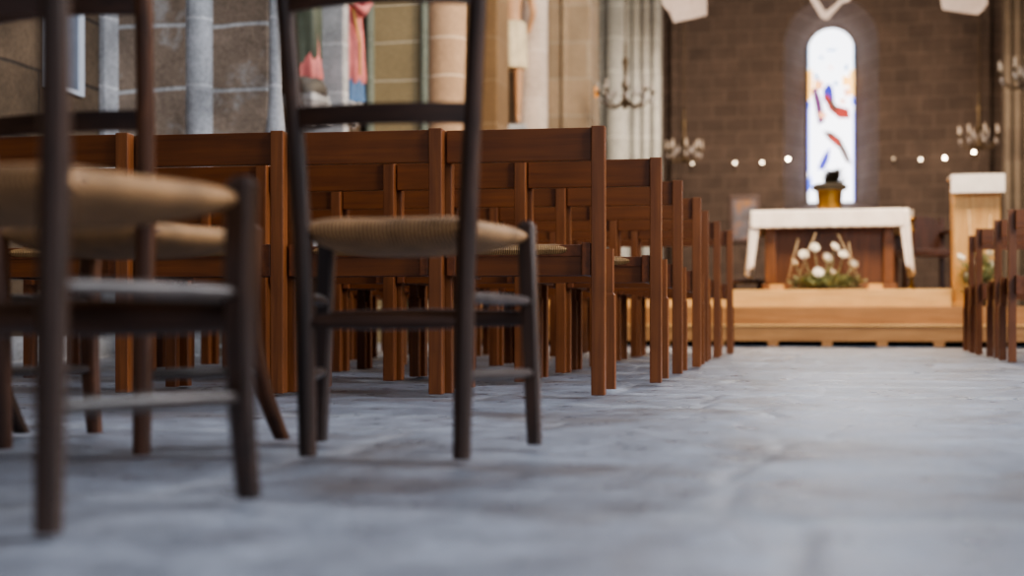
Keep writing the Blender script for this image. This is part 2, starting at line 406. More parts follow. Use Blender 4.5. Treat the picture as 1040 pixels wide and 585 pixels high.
# pier 1, brown granite with two limewashed shafts
yA = 8.8
xa, xb, xc, xd = gx(148, yA), gx(183, yA), gx(210, yA), gx(263, yA)
trim(box(B(WX, xb + .04, yA, yA + .9, -.02, 9, bev=.01), xb, xd + .02, yA + .10, yA + .38, -.02, 9, bev=.01), M['stone_brown'])
def shaft(x, y, r, z1=9, base=True, n=28):
    prof = [(r * 1.35, -.02), (r * 1.35, .28), (r * 1.12, .36), (r, .44), (r, z1)] if base else [(r, -.02), (r, z1)]
    return lathe(bmesh.new(), prof, n=n, c=(x, y))
trim(shaft((xb + xc) / 2, yA + .08, (xc - xb) / 2), M['limewash'], True)
xe = gx(286, yA + .15)
bm = lathe(bmesh.new(), [((xe - xd) / 2 * 2.0, -.02), ((xe - xd) / 2 * 2.0, 1.2), ((xe - xd) / 2 * 1.55, 1.48), ((xe - xd) / 2, 1.76), ((xe - xd) / 2, 9)], n=28, c=((xd + xe) / 2, yA + .16))
trim(bm, M['limewash'], True)
# limewashed strip on the dark wall before the pier
s0, s1 = atx(100, 300, WX).y, atx(126, 300, WX).y
trim(B(WX, WX + .05, s0, s1, -.02, 9, bev=.01), M['limewash'])

# pier 2: limewashed square pillar that carries the two statues
yB = 12.0
p0, p1 = gx(313, yB), gx(349, yB)
trim(B(WX, p1, yB, yB + .14, -.02, 9, bev=.015), M['limewash'])

# pier 3: olive stone with a salmon half column
yC = 14.0
q0, q1, q2 = gx(374, yC), gx(431, yC), gx(472, yC)
trim(B(q0, q1 + .05, yC, yC + .8, -.02, 9, bev=.02), M['stone_olive'])
trim(shaft((q1 + q2) / 2, yC + .1, (q2 - q1) / 2), M['stone_salmon'], True)
# thin grey-green edge shaft
M['stone_green'] = stone_mat('grey_green_stone', srgb(118, 126, 116), srgb(126, 134, 124), srgb(140, 146, 138), 40., .39, .009, stain=.2)
trim(shaft(gx(376, yC), yC - .01, .045, base=False), M['stone_green'], True)
trim(shaft(gx(432, yC), yC - .02, .05, base=False), M['stone_green'], True)
# ochre pier
yD = 16.0
trim(B(gx(468, yD), gx(505, yD), yD, yD + .6, -.02, 9, bev=.02), M['stone_ochre'])
# pinkish round column beside the third statue
yE = 17.6
e0, e1 = gx(522, yE), gx(556, yE)
trim(shaft((e0 + e1) / 2, yE, (e1 - e0) / 2), M['stone_pink'], True)
# tan pier with one edge roll
yG = 19.0
trim(B(gx(556, yG), gx(600, yG), yG, yG + .7, -.02, 9, bev=.03), M['stone_tan'])
trim(shaft(gx(573, yG), yG, .05, base=False), M['stone_tan'], True)
# clustered shafts of the chancel arch, both sides
yH = 21.5
def cluster(pxs, mt):
    for (a, b_) in pxs:
        x0, x1 = gx(a, yH), gx(b_, yH)
        trim(shaft((x0 + x1) / 2, yH + .05, (x1 - x0) / 2), M[mt], True)
cluster([(609, 614), (613, 638), (641, 649), (651, 659), (661, 670)], 'stone_grey')
trim(B(gx(606, yH), gx(668, yH), yH + .06, yH + .6, -.02, 9), M['stone_grey'])
cluster([(1021, 1029), (1031, 1039), (1041, 1066)], 'stone_dim')
trim(B(gx(1023, yH), gx(1070, yH), yH + .06, yH + .6, -.02, 9), M['stone_dim'])
# pilasters in the corners of the chancel
trim(B(gx(681, 23.8), gx(690, 23.8), 23.8, 24.0, -.02, 9, bev=.02), M['apse_stone'])
trim(B(gx(997, 23.8), gx(1006, 23.8), 23.8, 24.0, -.02, 9, bev=.02), M['apse_stone'])

# apse wall with a splayed round-arched opening
AY, GY = 24.0, 24.9
RO, RI = .76, .396
zsO, zbO = 4.78, 2.02
zsI, zbI = gz(844, 28, GY) - RI, gz(844, 206, GY)
def arch(R, zs, zb, y, cx=0.0, n=28):
    return [(cx - R, y, zb)] + [(cx - R * math.cos(PI * k / n), y, zs + R * math.sin(PI * k / n)) for k in range(n + 1)] + [(cx + R, y, zb)]
def apse():
    bm = bmesh.new()
    out = arch(RO, zsO, zbO, AY); inn = arch(RI, zsI, zbI, GY + .02)
    f = lambda ps, mi=0: setattr(bm.faces.new([bm.verts.new(p) for p in ps]), 'material_index', mi)
    W, T = 5.0, 9.0
    f([(-W, AY, -.02), (-RO, AY, -.02), (-RO, AY, T), (-W, AY, T)])
    f([(RO, AY, -.02), (W, AY, -.02), (W, AY, T), (RO, AY, T)])
    f([(-RO, AY, -.02), (RO, AY, -.02), (RO, AY, zbO), (-RO, AY, zbO)])
    for k in range(1, len(out) - 2):
        a, b_ = out[k], out[k + 1]
        f([a, b_, (b_[0], AY, T), (a[0], AY, T)])
    for k in range(len(out) - 1):
        f([out[k], out[k + 1], inn[k + 1], inn[k]], 1)
    f([out[0], out[-1], inn[-1], inn[0]], 1)
    f([(-W, 25.2, -.02), (W, 25.2, -.02), (W, 25.2, T), (-W, 25.2, T)])
    return struct(obj('wall_back', bm, [M['apse_stone'], M['reveal']]))
apse()
struct(obj('ceiling', B(-5.05, 5.2, 14.6, 25.2, 9.0, 9.2), M['stone_dark']))  # unseen ceiling over the chancel only, added to keep it dark

# ------------------------------------------------------------------ stained glass window
GL = [emit('clear_glass', srgb(236, 242, 255), 2.3), emit('amber_glass', srgb(250, 190, 100), 1.9), emit('blue_glass', srgb(14, 30, 215), .30),
      emit('purple_glass', srgb(110, 24, 130), .12), emit('red_glass', srgb(190, 16, 8), .16), emit('brown_glass', srgb(80, 40, 24), .04), emit('sky_glass', srgb(50, 140, 205), .6),
      emit('peach_glass', srgb(240, 170, 130), 1.3), emit('deep_blue_edge', srgb(60, 100, 235), 1.6)]
win = struct(bpy.data.objects.new('window_1', None)); C.objects.link(win); win.location = (0, GY, 0)
def glass_piece(bm, pts, mi, lift):
    vs = []; k = 1.65 if mi in (2, 3, 4, 5) else 1.1 if mi == 7 else 1.0
    mx = sum(q[0] for q in pts) / len(pts); my = sum(q[1] for q in pts) / len(pts)
    for (px, py) in pts:
        px = min(867.3, max(820.7, mx + (px - mx) * k)); py = my + (py - my) * k
        p = aty(px, py, GY); vs.append(bm.verts.new((p.x, -lift, p.z)))
    f = bm.faces.new(vs); f.material_index = mi
bm = bmesh.new()
vs = [bm.verts.new((x, .0, z)) for (x, y, z) in arch(RI - .012, zsI, zbI + .012, GY)]
bm.faces.new(vs)
pieces = [
    ([(821, 72), (825, 70), (826, 86), (824, 100), (821, 103)], 1), ([(863, 72), (867, 70), (867, 98), (863, 96), (861, 84)], 1),
    ([(821, 103), (823, 103), (823, 110), (821, 112)], 8), ([(865, 98), (867, 98), (867, 108), (865, 106)], 8),
    ([(827, 73), (831, 77), (832, 82), (828, 80)], 6), ([(828, 81), (836, 83), (835, 90), (829, 92), (827, 87)], 7),
    ([(827, 83), (830, 84), (829, 96), (827, 94)], 1),
    ([(838, 93), (841, 89), (844, 91), (845, 99), (842, 104), (838, 99)], 2), ([(827, 97), (830, 96), (833, 104), (835, 117), (831, 119), (829, 108)], 3),
    ([(831, 115), (838, 114), (840, 119), (833, 120)], 7), ([(841, 102), (844, 101), (849, 108), (857, 110), (858, 116), (851, 116), (845, 111)], 4),
    ([(843, 104), (846, 103), (849, 109), (847, 112)], 5), ([(853, 101), (858, 101), (858, 105), (854, 105)], 7),
    ([(855, 78), (861, 77), (862, 86), (856, 88)], 1), ([(857, 90), (863, 92), (862, 98), (858, 97)], 7),
    ([(833, 57), (836, 57), (836, 60), (832, 60)], 6), ([(843, 67), (845, 67), (845, 70), (842, 70)], 7), ([(858, 66), (861, 66), (861, 71), (858, 71)], 6),
    ([(840, 50), (849, 50), (849, 52), (840, 52)], 6), ([(847, 83), (851, 83), (851, 86), (847, 87)], 6),
    ([(842, 139), (848, 140), (853, 144), (857, 152), (860, 160), (856, 158), (852, 150), (845, 144)], 5), ([(843, 140), (848, 140), (852, 145), (848, 146)], 4),
    ([(834, 165), (837, 159), (841, 155), (840, 163), (837, 169), (833, 169)], 2), ([(821, 182), (824, 176), (825, 190), (821, 196)], 8),
    ([(820.5, 112), (822, 112), (822, 175), (820.5, 175)], 8), ([(866.3, 112), (867.6, 112), (867.6, 204), (866.3, 204)], 8), ([(820.5, 45), (821.8, 43), (821.8, 72), (820.5, 72)], 6), ([(866.3, 45), (867.6, 45), (867.6, 70), (866.3, 70)], 6),
]
for i, (pts, mi) in enumerate(pieces): glass_piece(bm, pts, mi, .004 + .0006 * i)
gl = obj('pane', bm, GL, win); gl['label'] = 'bright white glass with coloured figures'
bm = bmesh.new()
tube(bm, [(x, -.01, z) for (x, y, z) in arch(RI - .006, zsI, zbI + .006, GY)], .012, n=6)
obj('frame', bm, M['iron'], win)

# ------------------------------------------------------------------ rush chairs in the foreground (two patterns)
def old_chair(label, saber, loc, rz, group=None, fw=.172, flare=.036, kick=.055, RW=.137, vm='old_v', splay=.036, lean=0.0):
    t = thing('rush_chair', label, 'chair', loc, rz, group)
    FWD, SH = (.31 if saber else .292), .395
    fw = fw if saber else .197            # front legs at seat height (half)
    # back posts: plumb to the seat, then raked and splayed
    for s in (-1, 1):
        bm = bmesh.new()
        pts = []; rad = []
        for z in [0, .05, .12, .2, .3, .38, .42, .48, .55, .62, .7, .78, .84, .865]:
            k = max(0, (z - .36) / .5)
            x = s * (RW + .009 * min(1, z / .4) + splay * k ** 1.1) + lean * k; y = -.06 * k ** 1.25
            pts.append((x, y, z)); rad.append(.0158 + .0022 * math.sin(min(z, .6) / .6 * PI) - (.004 if z > .85 else 0))
        tube(bm, pts, rad, n=12); obj('back_post', bm, M[vm], t, True)
    # front legs
    for s in (-1, 1):
        bm = bmesh.new(); pts = []; sz = []
        for z in [0, .03, .08, .14, .2, .27, .34, .39, .415, .425]:
            if saber:
                k = max(0, (.30 - z) / .30)
                x = s * (fw + .0 + flare * k ** 2); y = FWD + kick * k ** 2 - .012 * math.sin(z / .425 * PI)
                w = .028 + .008 * min(1, z / .3)
            else:
                x = s * (fw + .016 * (1 - z / .42)); y = FWD + .003
                w = .027 + .006 * min(1, z / .3)
            if z > .42: w *= .55
            pts.append((x, y, z)); sz.append((w, w))
        sqsweep(bm, pts, sz, .006); obj('front_leg', bm, M[vm], t)
    # ladder slats, bowed to the rear
    for z0, h in ((.585, .034), (.787, .05)):
        k = (z0 - .36) / .5; hw = RW + .009 + splay * k ** 1.1; yb = -.06 * k ** 1.25
        bm = bmesh.new(); n = 16; grid = []
        for i in range(n + 1):
            u = -1 + 2 * i / n
            x = u * hw + lean * k; y = yb - .022 * (1 - u * u)
            arc = (.001 if z0 < .7 else .007) * (1 - u * u)
            zt = z0 + h / 2 + arc * (1.0 if z0 < .7 else 1.6); zb = z0 - h / 2 + arc * .9
            r_ = -.02 * (1)  # follows the rake
            grid.append([bm.verts.new((x, y + dy, z)) for (dy, z) in ((-.006, zb), (-.006 - .004, zt), (.004 - .004, zt), (.006, zb))])
        for i in range(n):
            for k2 in range(4): bm.faces.new((grid[i][k2], grid[i][(k2 + 1) % 4], grid[i + 1][(k2 + 1) % 4], grid[i + 1][k2])).smooth = True
        bm.faces.new(grid[0]); bm.faces.new(grid[-1][::-1])
        obj('back_slat', bm, M['old_h'], t, True)
    obj('seat', pad(RW + .010, fw + .010, -.012, FWD + .012, SH, .034, .018, n=24, edge=4, belly=1.0), M['rush_old'], t, True)
    # stretchers
    def stick(p, q, r, mat, nm='stretcher', flat=None):
        p, q = Vector(p), Vector(q); bm = bmesh.new()
        tube(bm, [p.lerp(q, k) for k in (0, .15, .5, .85, 1)], [r * .75, r * .95, r * 1.1, r * .95, r * .75], n=10, flat=flat); obj(nm, bm, mat, t, True)
    for s in (-1, 1):
        for z, r in ((.276, .0105), (.140, .0105)):
            fx = fw + (flare * max(0, (.3 - z) / .3) ** 2 if saber else .016 * (1 - z / .42)); fy = FWD + (kick * max(0, (.3 - z) / .3) ** 2 - .012 if saber else 0)
            stick((s * RW, 0, z), (s * fx, fy, z - .004), r, M['old_d'])
    stick((-RW, 0, .234), (RW, 0, .234), .0135, M['old_h'])
    fx = fw + (flare * .05 if saber else .008)
    stick((-fx, FWD, .240), (fx, FWD, .240), .021 if saber else .0155, M['old_h'], flat=(1.1, .8))
    return t
def cam2w(X, D): return (X * cs - D * sn, D * cs + X * sn)
def rot(x, y, a): return (x * math.cos(a) - y * math.sin(a), x * math.sin(a) + y * math.cos(a))
def place_right_rear(X, D, rz, RW=.137):
    w = cam2w(X, D); o = rot(RW, 0, rz)
    return (w[0] - o[0], w[1] - o[1] , 0)
a2 = math.radians(2)
old_chair('dark ladder-back rush chair standing alone in front of the wooden rows', False, place_right_rear(-.086, 2.425, a2), a2, splay=.028, lean=.008)
a1 = math.radians(-4)
old_chair('nearest of the dark rush-seated chairs, with curved front legs', True, place_right_rear(-.517, 1.585, a1), a1, fw=.217, flare=-.010, kick=.035)
a3 = math.radians(-8)
old_chair('dark ladder-back rush chair behind the nearest one, curved front legs', True, place_right_rear(-.654, 2.51, a3, .15), a3, fw=.188, RW=.15, vm='old_v_light')
a4 = math.radians(-4)
old_chair('dark rush chair mostly beyond the left frame edge, only its front corner showing', True, (-1.885, 2.33, 0), a4)

# ------------------------------------------------------------------ wooden chairs in rows
def row_chair():
    """chairs of a row interlock: the left posts stand just before the right posts of the neighbour"""
    t = thing('wooden_chair', '', 'chair')
    hw = .2515; pw = .043; H = .842; lx = hw - .511
    obj('back_post', B(hw - pw, hw, -.024, .024, 0, H, bev=.003), M['oak_v'], t)
    obj('back_post', B(lx - .030, lx + .013, .028, .071, 0, H, bev=.003), M['oak_v'], t)
    obj('top_rail', B(lx + .004, hw - pw, -.008, .028, H - .106, H - .003, bev=.003), M['oak_h'], t)
    xf = hw - .026
    for x, y in ((xf, .40), (xf - .499, .443)):
        bm = bmesh.new(); d = .003 if x > 0 else -.003
        sqsweep(bm, [(x, y, 0), (x, y, .32), (x - d, y, .328), (x - d, y, .478)], [(.040, .040), (.040, .040), (.034, .036), (.034, .036)], .003)
        obj('front_leg', bm, M['oak_v'], t)
    for x, y1 in ((hw - pw - .017, .385), (lx + .019, .43)):
        obj('side_rail', B(x - .014, x + .014, -.015, y1, .376, .478, bev=.003), M['oak_d'], t)
    obj('rear_rail', B(lx + .034, hw - pw - .03, .012, .034, .376, .438, bev=.002), M['oak_h'], t)
    obj('front_rail', B(lx + .034, hw - .05, .388, .41, .385, .45, bev=.002), M['oak_h'], t)
    obj('seat_frame', B(lx + .034, hw - pw - .03, .006, .40, .436, .473, bev=.003), M['oak_d'], t)
    sp = pad(.1555, .1555, -.008, .405, .457, .023, .004, n=16, edge=8, belly=1.0)
    for v in sp.verts: v.co.x += -.0245
    obj('seat', sp, M['rush_new'], t, True)
    return t
first = row_chair(); used = [False]
def put(x, y, rz, label, group, z=0.0):
    if not used[0]:
        used[0] = True; first.location = (x, y, z); first.rotation_euler = (0, 0, rz); first['label'] = label; first['group'] = group; return first
    return dup(first, (x, y, z), rz, label, group)
ROWPX = [607.5, 666, 688, 707.5, 715.5, 728, 741]
NCH = [4, 5, 6, 6, 6, 5, 5]
rn = ['nearest', 'second', 'third', 'fourth', 'fifth', 'sixth', 'farthest']
cn = ['at the aisle end of', 'second from the aisle in', 'third from the aisle in', 'fourth from the aisle in', 'fifth from the aisle in', 'sixth from the aisle in', 'seventh from the aisle in']
SKIP = set()
rj = random.Random(3)
for k, px in enumerate(ROWPX):
    D = 4.445 + .873 * k
    X = (px - 520) / F * D
    wx, wy = cam2w(X, D)
    x = wx + .0215 - .2515
    for j in range(NCH[k]):
        if (k, j) not in SKIP:
            sl = .055 if k == 0 else .03; ang = math.atan(sl) + math.radians(rj.uniform(-.15, .15))
            put(x, wy + (rj.uniform(-.003, .003) if j else 0) - sl * j, ang, 'reddish wooden chair %s the %s row left of the aisle' % (cn[j], rn[k]), 'wooden chairs in rows left of the aisle')
        x -= .511
rr = ['nearest of the four, cut by the frame', 'second nearest of the four', 'third nearest of the four', 'farthest of the four, nearest the altar']
for k, (px, D) in enumerate(((1029, 7.8), (1014.5, 8.62), (995, 9.45), (987.5, 10.25))):
    X = (px - 520) / F * D
    wx, wy = cam2w(X, D)
    put(wx + .268, wy, 0, 'wooden chair right of the aisle, ' + rr[k], 'wooden chairs right of the aisle')

# ------------------------------------------------------------------ altar platform
t = thing('altar_platform', 'broad two-step brown wood platform with dark slots at floor level', 'platform', (0, 12.6, 0))
Z1, Z2, Z3 = .185, .345, .505
bm = bmesh.new()
box(bm, -3.4, 3.4, 0, .40, .045, Z1, bev=.006)
obj('lower_step', bm, M['platform'], t)
obj('lit_edge_strip', B(-3.4, 3.4, -.008, .03, Z1 - .008, Z1 + .006, bev=.002), M['dais'], t)['label'] = 'pale strip painted as the lit top edge of the lower step'  # added pale strip, colours in the brightly lit top of the step
k = 0
for px in [785, 840, 896, 954, 1008] + [730, 675, 620, 565, 1062]:
    x = gx(px, 12.6); obj('support_block', B(x - .045, x + .045, .0, .12, 0, .045), M['platform'], t)
obj('slot_shade_board', B(-3.4, 3.4, .16, .38, 0, .045), M['black'], t)  # black board paints the shade inside the floor-level slots
obj('upper_step', B(-3.4, 3.4, .22, 4.2, Z1, Z2, bev=.006), M['platform'], t)
x970 = gx(967, 13.1)
tag(obj('altar_dais', B(-3.3, x970, .5, 3.9, 0, Z3 - Z2, bev=.008), M['dais'], loc=(0, 12.6, Z2)), 'bright pale wood dais directly under the altar, on the wider platform', 'dais')

# ------------------------------------------------------------------ altar
AYF = 13.95
ax0, ax1 = gx(777, AYF), gx(908, AYF); atop = gz(844, 213.3, 13.85)
acx = (ax0 + ax1) / 2; ahw = (ax1 - ax0) / 2; ah = atop - Z3
t = thing('altar', 'brown wooden altar table with recessed dark front panel', 'altar', (acx, AYF, Z3))
obj('plinth', B(-ahw - .03, ahw + .03, -.03, .75, 0, .07, bev=.012), M['altar_wood'], t)
for sx in (-1, 1):
    for y0 in (0, .62):
        bm = B(sx * (ahw - .05) - .05, sx * (ahw - .05) + .05, y0, y0 + .10, .07, ah - .06, bev=.012)
        obj('corner_post', bm, M['altar_wood'], t)
bm = B(-ahw + .1, ahw - .1, .05, .68, .07, ah - .06)
for i in range(-3, 4):
    if i in (-1, 1): box(bm, i * .14 - .02, i * .14 + .02, .02, .05, .07, ah - .14, bev=.006)
obj('front_panel', bm, M['altar_dark'], t)
obj('frieze', B(-ahw + .1, ahw - .1, .012, .05, ah - .16, ah - .06, bev=.008), M['altar_dark'], t)
tw = gx(924, AYF - .05) - acx - .02
obj('tabletop', B(-tw, tw, -.08, .82, ah - .06, ah, bev=.01), M['altar_wood'], t)
# cloth: top, short lace front, long ends
def altar_cloth():
    bm = bmesh.new()
    x0, x1, y0, y1, zt = -tw - .01, tw + .01, -.095, .83, ah + .006
    nU = 60; nV = 14
    def sheet(fn, nu, nv):
        g = [[bm.verts.new(fn(i / nu, j / nv)) for j in range(nv + 1)] for i in range(nu + 1)]
        for i in range(nu):
            for j in range(nv): bm.faces.new((g[i][j], g[i + 1][j], g[i + 1][j + 1], g[i][j + 1])).smooth = True
    sheet(lambda u, v: (x0 + (x1 - x0) * u, y0 + (y1 - y0) * v, zt + .003 * math.sin(9 * u + 7 * v)), 30, 8)
    def front(u, v):
        x = x0 + (x1 - x0) * u
        return (x, y0 - .012 * v - .010 * v * math.sin(x * 16) - .004 * math.sin(x * 41) * v, zt - (.165 + .008 * abs(math.sin(x * 30))) * v)
    sheet(front, nU, 8)
    sheet(lambda u, v: (x0 + (x1 - x0) * u, y1 + .01 * v, zt - .2 * v), 20, 4)
    for sx, xe_ in ((-1, x0), (1, x1)):
        def side(u, v, sx=sx, xe_=xe_):
            y = y0 + (y1 - y0) * u
            return (xe_ + sx * (.045 * v + .018 * v * math.sin(y * 19 + 1)), y - .02 * v * (u < .15), zt - (.61 + .02 * math.sin(y * 11)) * v)
        sheet(side, 40, 14)
        def turn(u, v, sx=sx, xe_=xe_):     # front corner fold hanging beside the post
            a = u
            return (xe_ + sx * .045 * v - sx * .10 * a * (1 - .3 * v), y0 - .012 * v - .02 * v * math.sin(a * 6), zt - (.60 - .05 * a) * v)
        sheet(turn, 8, 14)
    return bm
cl = obj('altar_cloth', altar_cloth(), M['linen'], smooth=True); cl.location = (acx, AYF, Z3)
m_ = cl.modifiers.new('thick', 'SOLIDIFY'); m_.thickness = .004
tag(cl, 'white lace-edged cloth draped over the altar', 'altar cloth')

# pale wood blocks before the altar
for (px, lab) in ((789, 'left'), (889, 'right')):
    p = aty(px, 291, 13.45)
    tag(obj('wooden_block', B(-.065, .065, -.05, .05, 0, .055, bev=.006), M['pale_wood'], loc=(p.x, 13.45, Z3)), 'small pale wood block on the dais, %s of the altar flowers' % lab, 'block', 'pale wood blocks on the dais')

# ------------------------------------------------------------------ flowers
def leaf(bm, p, d, ln, w, bend=.3):
    d = Vector(d).normalized(); s = d.cross(Vector((0, 0, 1)))
    if s.length < .1: s = Vector((1, 0, 0))
    s.normalize(); up = s.cross(d); p = Vector(p)
    prev = None
    for k in range(5):
        u = k / 4; c = p + d * ln * u - Vector((0, 0, 1)) * bend * ln * u * u; ww = w * math.sin(PI * min(.97, .1 + u * .9))
        a, b_ = bm.verts.new(c - s * ww), bm.verts.new(c + s * ww)
        if prev: bm.faces.new((prev[0], prev[1], b_, a)).smooth = True
        prev = (a, b_)
def flower_head(r=.045):
    bm = bmesh.new()
    for ring, (n, tilt, sc) in enumerate(((8, .15, 1.0), (7, .6, .8), (5, 1.1, .55))):
        for k in range(n):
            a = 2 * PI * k / n + ring * .4
            leaf(bm, (0, 0, 0), (math.cos(a) * math.cos(tilt), math.sin(a) * math.cos(tilt), math.sin(tilt)), r * sc, r * .36, -.2)
    sphere(bm, (0, 0, r * .16), r * .52, sz=.8, u=10, v=7)
    return bm
def bouquet(name, label, cat, base, spread, height, heads, nleaf, twigs=(), seed=1, matleaf='leaf', zlo=.0, leaf_len=(.07, .16)):
    r = random.Random(seed)
    t = thing(name, label, cat, base)
    bm = bmesh.new()
    for _ in range(nleaf):
        a = r.uniform(0, 2 * PI); q = r.random() ** .6
        p = (math.cos(a) * spread[0] * q * .8, math.sin(a) * spread[1] * q * .8, zlo + r.uniform(0, height * (1 - .55 * q)))
        leaf(bm, p, (math.cos(a) + r.uniform(-.6, .6), math.sin(a) + r.uniform(-.6, .6), r.uniform(.1, 1.4)), r.uniform(*leaf_len), r.uniform(.008, .020), r.uniform(0, .5))
    for v in bm.verts: v.co.z = max(v.co.z, .012 + zlo * .3)
    obj('foliage', bm, M[matleaf], t)
    for (x, y, z) in heads:
        bm = bmesh.new(); tube(bm, [(x * .4, y * .4 + .02, zlo + .012), (x * .8, y * .8 + .01, zlo + (z - zlo) * .6), (x, y, z)], .004, n=5)
        s = obj('stem', bm, M['leaf'], t)
        h = obj('flower', flower_head(r.uniform(.048, .058)), M['petal'], t, loc=(x, y, z))
        h.rotation_euler = (r.uniform(.75, 1.15), r.uniform(-.3, .3), r.uniform(0, 3))
    for (p, q) in twigs:
        bm = bmesh.new(); p, q = Vector(p), Vector(q)
        tube(bm, [p, p.lerp(q, .5) + Vector((0, -.02, .02)), q], [.006, .005, .003], n=6); obj('twig', bm, M['stem_pale'], t)
    return t
FY = 13.42
fb = aty(839, 290, FY); fb.z = Z3
def rel(px, py, dy=0):
    p = aty(px, py, FY + dy); return (p.x - fb.x, dy, p.z - Z3)
heads = [rel(*q) for q in ((806, 267), (816, 259, .03), (827, 252, .05), (839.5, 262.5, -.03), (847, 251.5, .05), (856, 259, .02), (866, 269), (831, 277, -.08), (845, 277, -.1))]
tw_ = [(rel(800, 286), rel(811, 243)), (rel(812, 280), rel(829, 236)), (rel(872, 284), rel(851, 238)), (rel(866, 278), rel(862, 246))]
ft = bouquet('flower_arrangement', 'low arrangement of green leaves and white flowers before the altar', 'flowers', fb, (.39, .12), .19, heads, 640, tw_, seed=4, leaf_len=(.05, .11))
obj('tray', B(-.34, .34, -.09, .09, 0, .03, bev=.006), M['iron'], ft)

# brass vessel with a dark dried spray on the altar
VY = 14.35
vp = aty(842.5, 211, VY); vz = atop + .012
vt = thing('brass_vase', 'tapered golden vase of dark foliage on the altar, against the window', 'vase', (vp.x, VY, vz))
k_ = 1.12 * (VY / ray(841, 200)[1]) / F
obj('vase_body', lathe(bmesh.new(), [(10 * k_, 0), (10.2 * k_, .01), (10.8 * k_, 9 * k_), (11.6 * k_, 19 * k_), (11.8 * k_, 20 * k_)], n=28), M['brass'], vt, True)
obj('rim', lathe(bmesh.new(), [(11.8 * k_, 20 * k_), (15 * k_, 20.4 * k_), (16.2 * k_, 24 * k_), (13 * k_, 26 * k_)], n=28), M['leaf_dark'], vt, True)
bm = bmesh.new(); r = random.Random(9)
for _ in range(130):
    a = r.uniform(0, 2 * PI); q = r.random()
    leaf(bm, (3 * k_ + math.cos(a) * 6 * k_ * (1 - .7 * q), math.sin(a) * 5 * k_ * (1 - .7 * q), 23 * k_ + q * 11 * k_), (math.cos(a) * .8 + .25, math.sin(a) * .8, 1), r.uniform(6, 12) * k_, 1.5 * k_, .1)
for _ in range(90):
    a = r.uniform(0, 2 * PI); leaf(bm, (math.cos(a) * 9 * k_, math.sin(a) * 9 * k_, 23 * k_), (math.cos(a), math.sin(a), .5), r.uniform(5, 9) * k_, 1.8 * k_, .5)
obj('foliage', bm, M['leaf_dark'], vt)

# ------------------------------------------------------------------ lectern with white cloth
LY = 13.3
l0, l1 = gx(967, LY), gx(1018, LY); lz = gz(992, 179, LY) - Z2; lb = gz(992, 197, LY) - Z2
lcx = (l0 + l1) / 2; lw = (l1 - l0) / 2
t = thing('lectern', 'tall pale wood lectern right of the altar', 'lectern', (lcx, LY, Z2))
bm = bmesh.new()
sqsweep(bm, [(0, .17, .03), (0, .17, lz - .05)], [(lw * 1.80, .30), (lw * 1.92, .34)], .008)
obj('body', bm, M['pale_wood'], t)
obj('base', B(-lw * .98, lw * .98, -.02, .36, 0, .04, bev=.008), M['pale_wood'], t)
bm = B(-lw * 1.04, lw * 1.04, -.06, .40, -.02, .02, bev=.006)
o = obj('reading_desk', bm, M['pale_wood'], t, loc=(0, 0, lz - .02)); o.rotation_euler = (math.radians(4), 0, 0)
bm = bmesh.new()
box(bm, -lw * 1.07, lw * 1.07, -.078, -.070, lb, lz + .002, bev=.003); box(bm, -lw * 1.07, lw * 1.07, -.078, .36, lz - .002, lz + .008, bev=.003)
tag(obj('lectern_cloth', bm, M['linen'], loc=(lcx, LY, Z2 + .006)), 'white cloth hanging over the top of the lectern', 'cloth')

lf = aty(994, 300, 12.98); lf.z = Z2
lh = [(aty(px, py, 12.98).x - lf.x, 0, aty(px, py, 12.98).z - Z2) for (px, py) in ((975, 262), (981, 281), (1007, 270), (1004, 257), (989, 268))]
bt = bouquet('flower_arrangement', 'tall loose arrangement of white flowers at the foot of the lectern', 'flowers', lf, (.17, .09), .42, lh, 330, [((-.05, 0, .1), (-.08, .0, .85)), ((.05, 0, .1), (.1, .0, .8))], seed=8, zlo=.10)
obj('pot', lathe(bmesh.new(), [(.06, 0), (.085, .12), (.08, .13)], n=20), M['iron'], bt, True)

# ------------------------------------------------------------------ chancel furniture
def armchair(px, Y, label):
    p = aty(px, 290, Y)
    t = thing('carved_armchair', label, 'chair', (p.x, Y, Z3 if p.x < x970 else Z2), PI + .15)
    for sx in (-1, 1):
        obj('leg', sqsweep(bmesh.new(), [(sx * .24, .22, 0), (sx * .24, .22, .62)], [(.05, .05)] * 2), M['dark_wood'], t)
        obj('leg', sqsweep(bmesh.new(), [(sx * .24, -.22, 0), (sx * .24, -.24, .80)], [(.05, .05)] * 2), M['dark_wood'], t)
        obj('armrest', B(sx * .24 - .035, sx * .24 + .035, -.24, .26, .62, .655, bev=.01), M['dark_wood'], t)
    obj('seat', B(-.25, .25, -.22, .24, .38, .45, bev=.012), M['dark_wood'], t)
    bm = bmesh.new()
    pts = [(-.22, .46), (.22, .46), (.22, .72)] + [(.22 * math.cos(a), .72 + .10 * math.sin(a)) for a in (PI * k / 8 for k in range(1, 8))] + [(-.22, .72)]
    a = [bm.verts.new((x, -.25, z)) for x, z in pts]; b_ = [bm.verts.new((x, -.215, z)) for x, z in pts]
    bm.faces.new(a); bm.faces.new(b_[::-1])
    for i in range(len(pts)): bm.faces.new((a[i], a[(i + 1) % len(pts)], b_[(i + 1) % len(pts)], b_[i]))
    obj('backrest', bm, M['dark_wood'], t)
    return t
armchair(938, 15.4, 'dark carved armchair between the altar and the lectern')
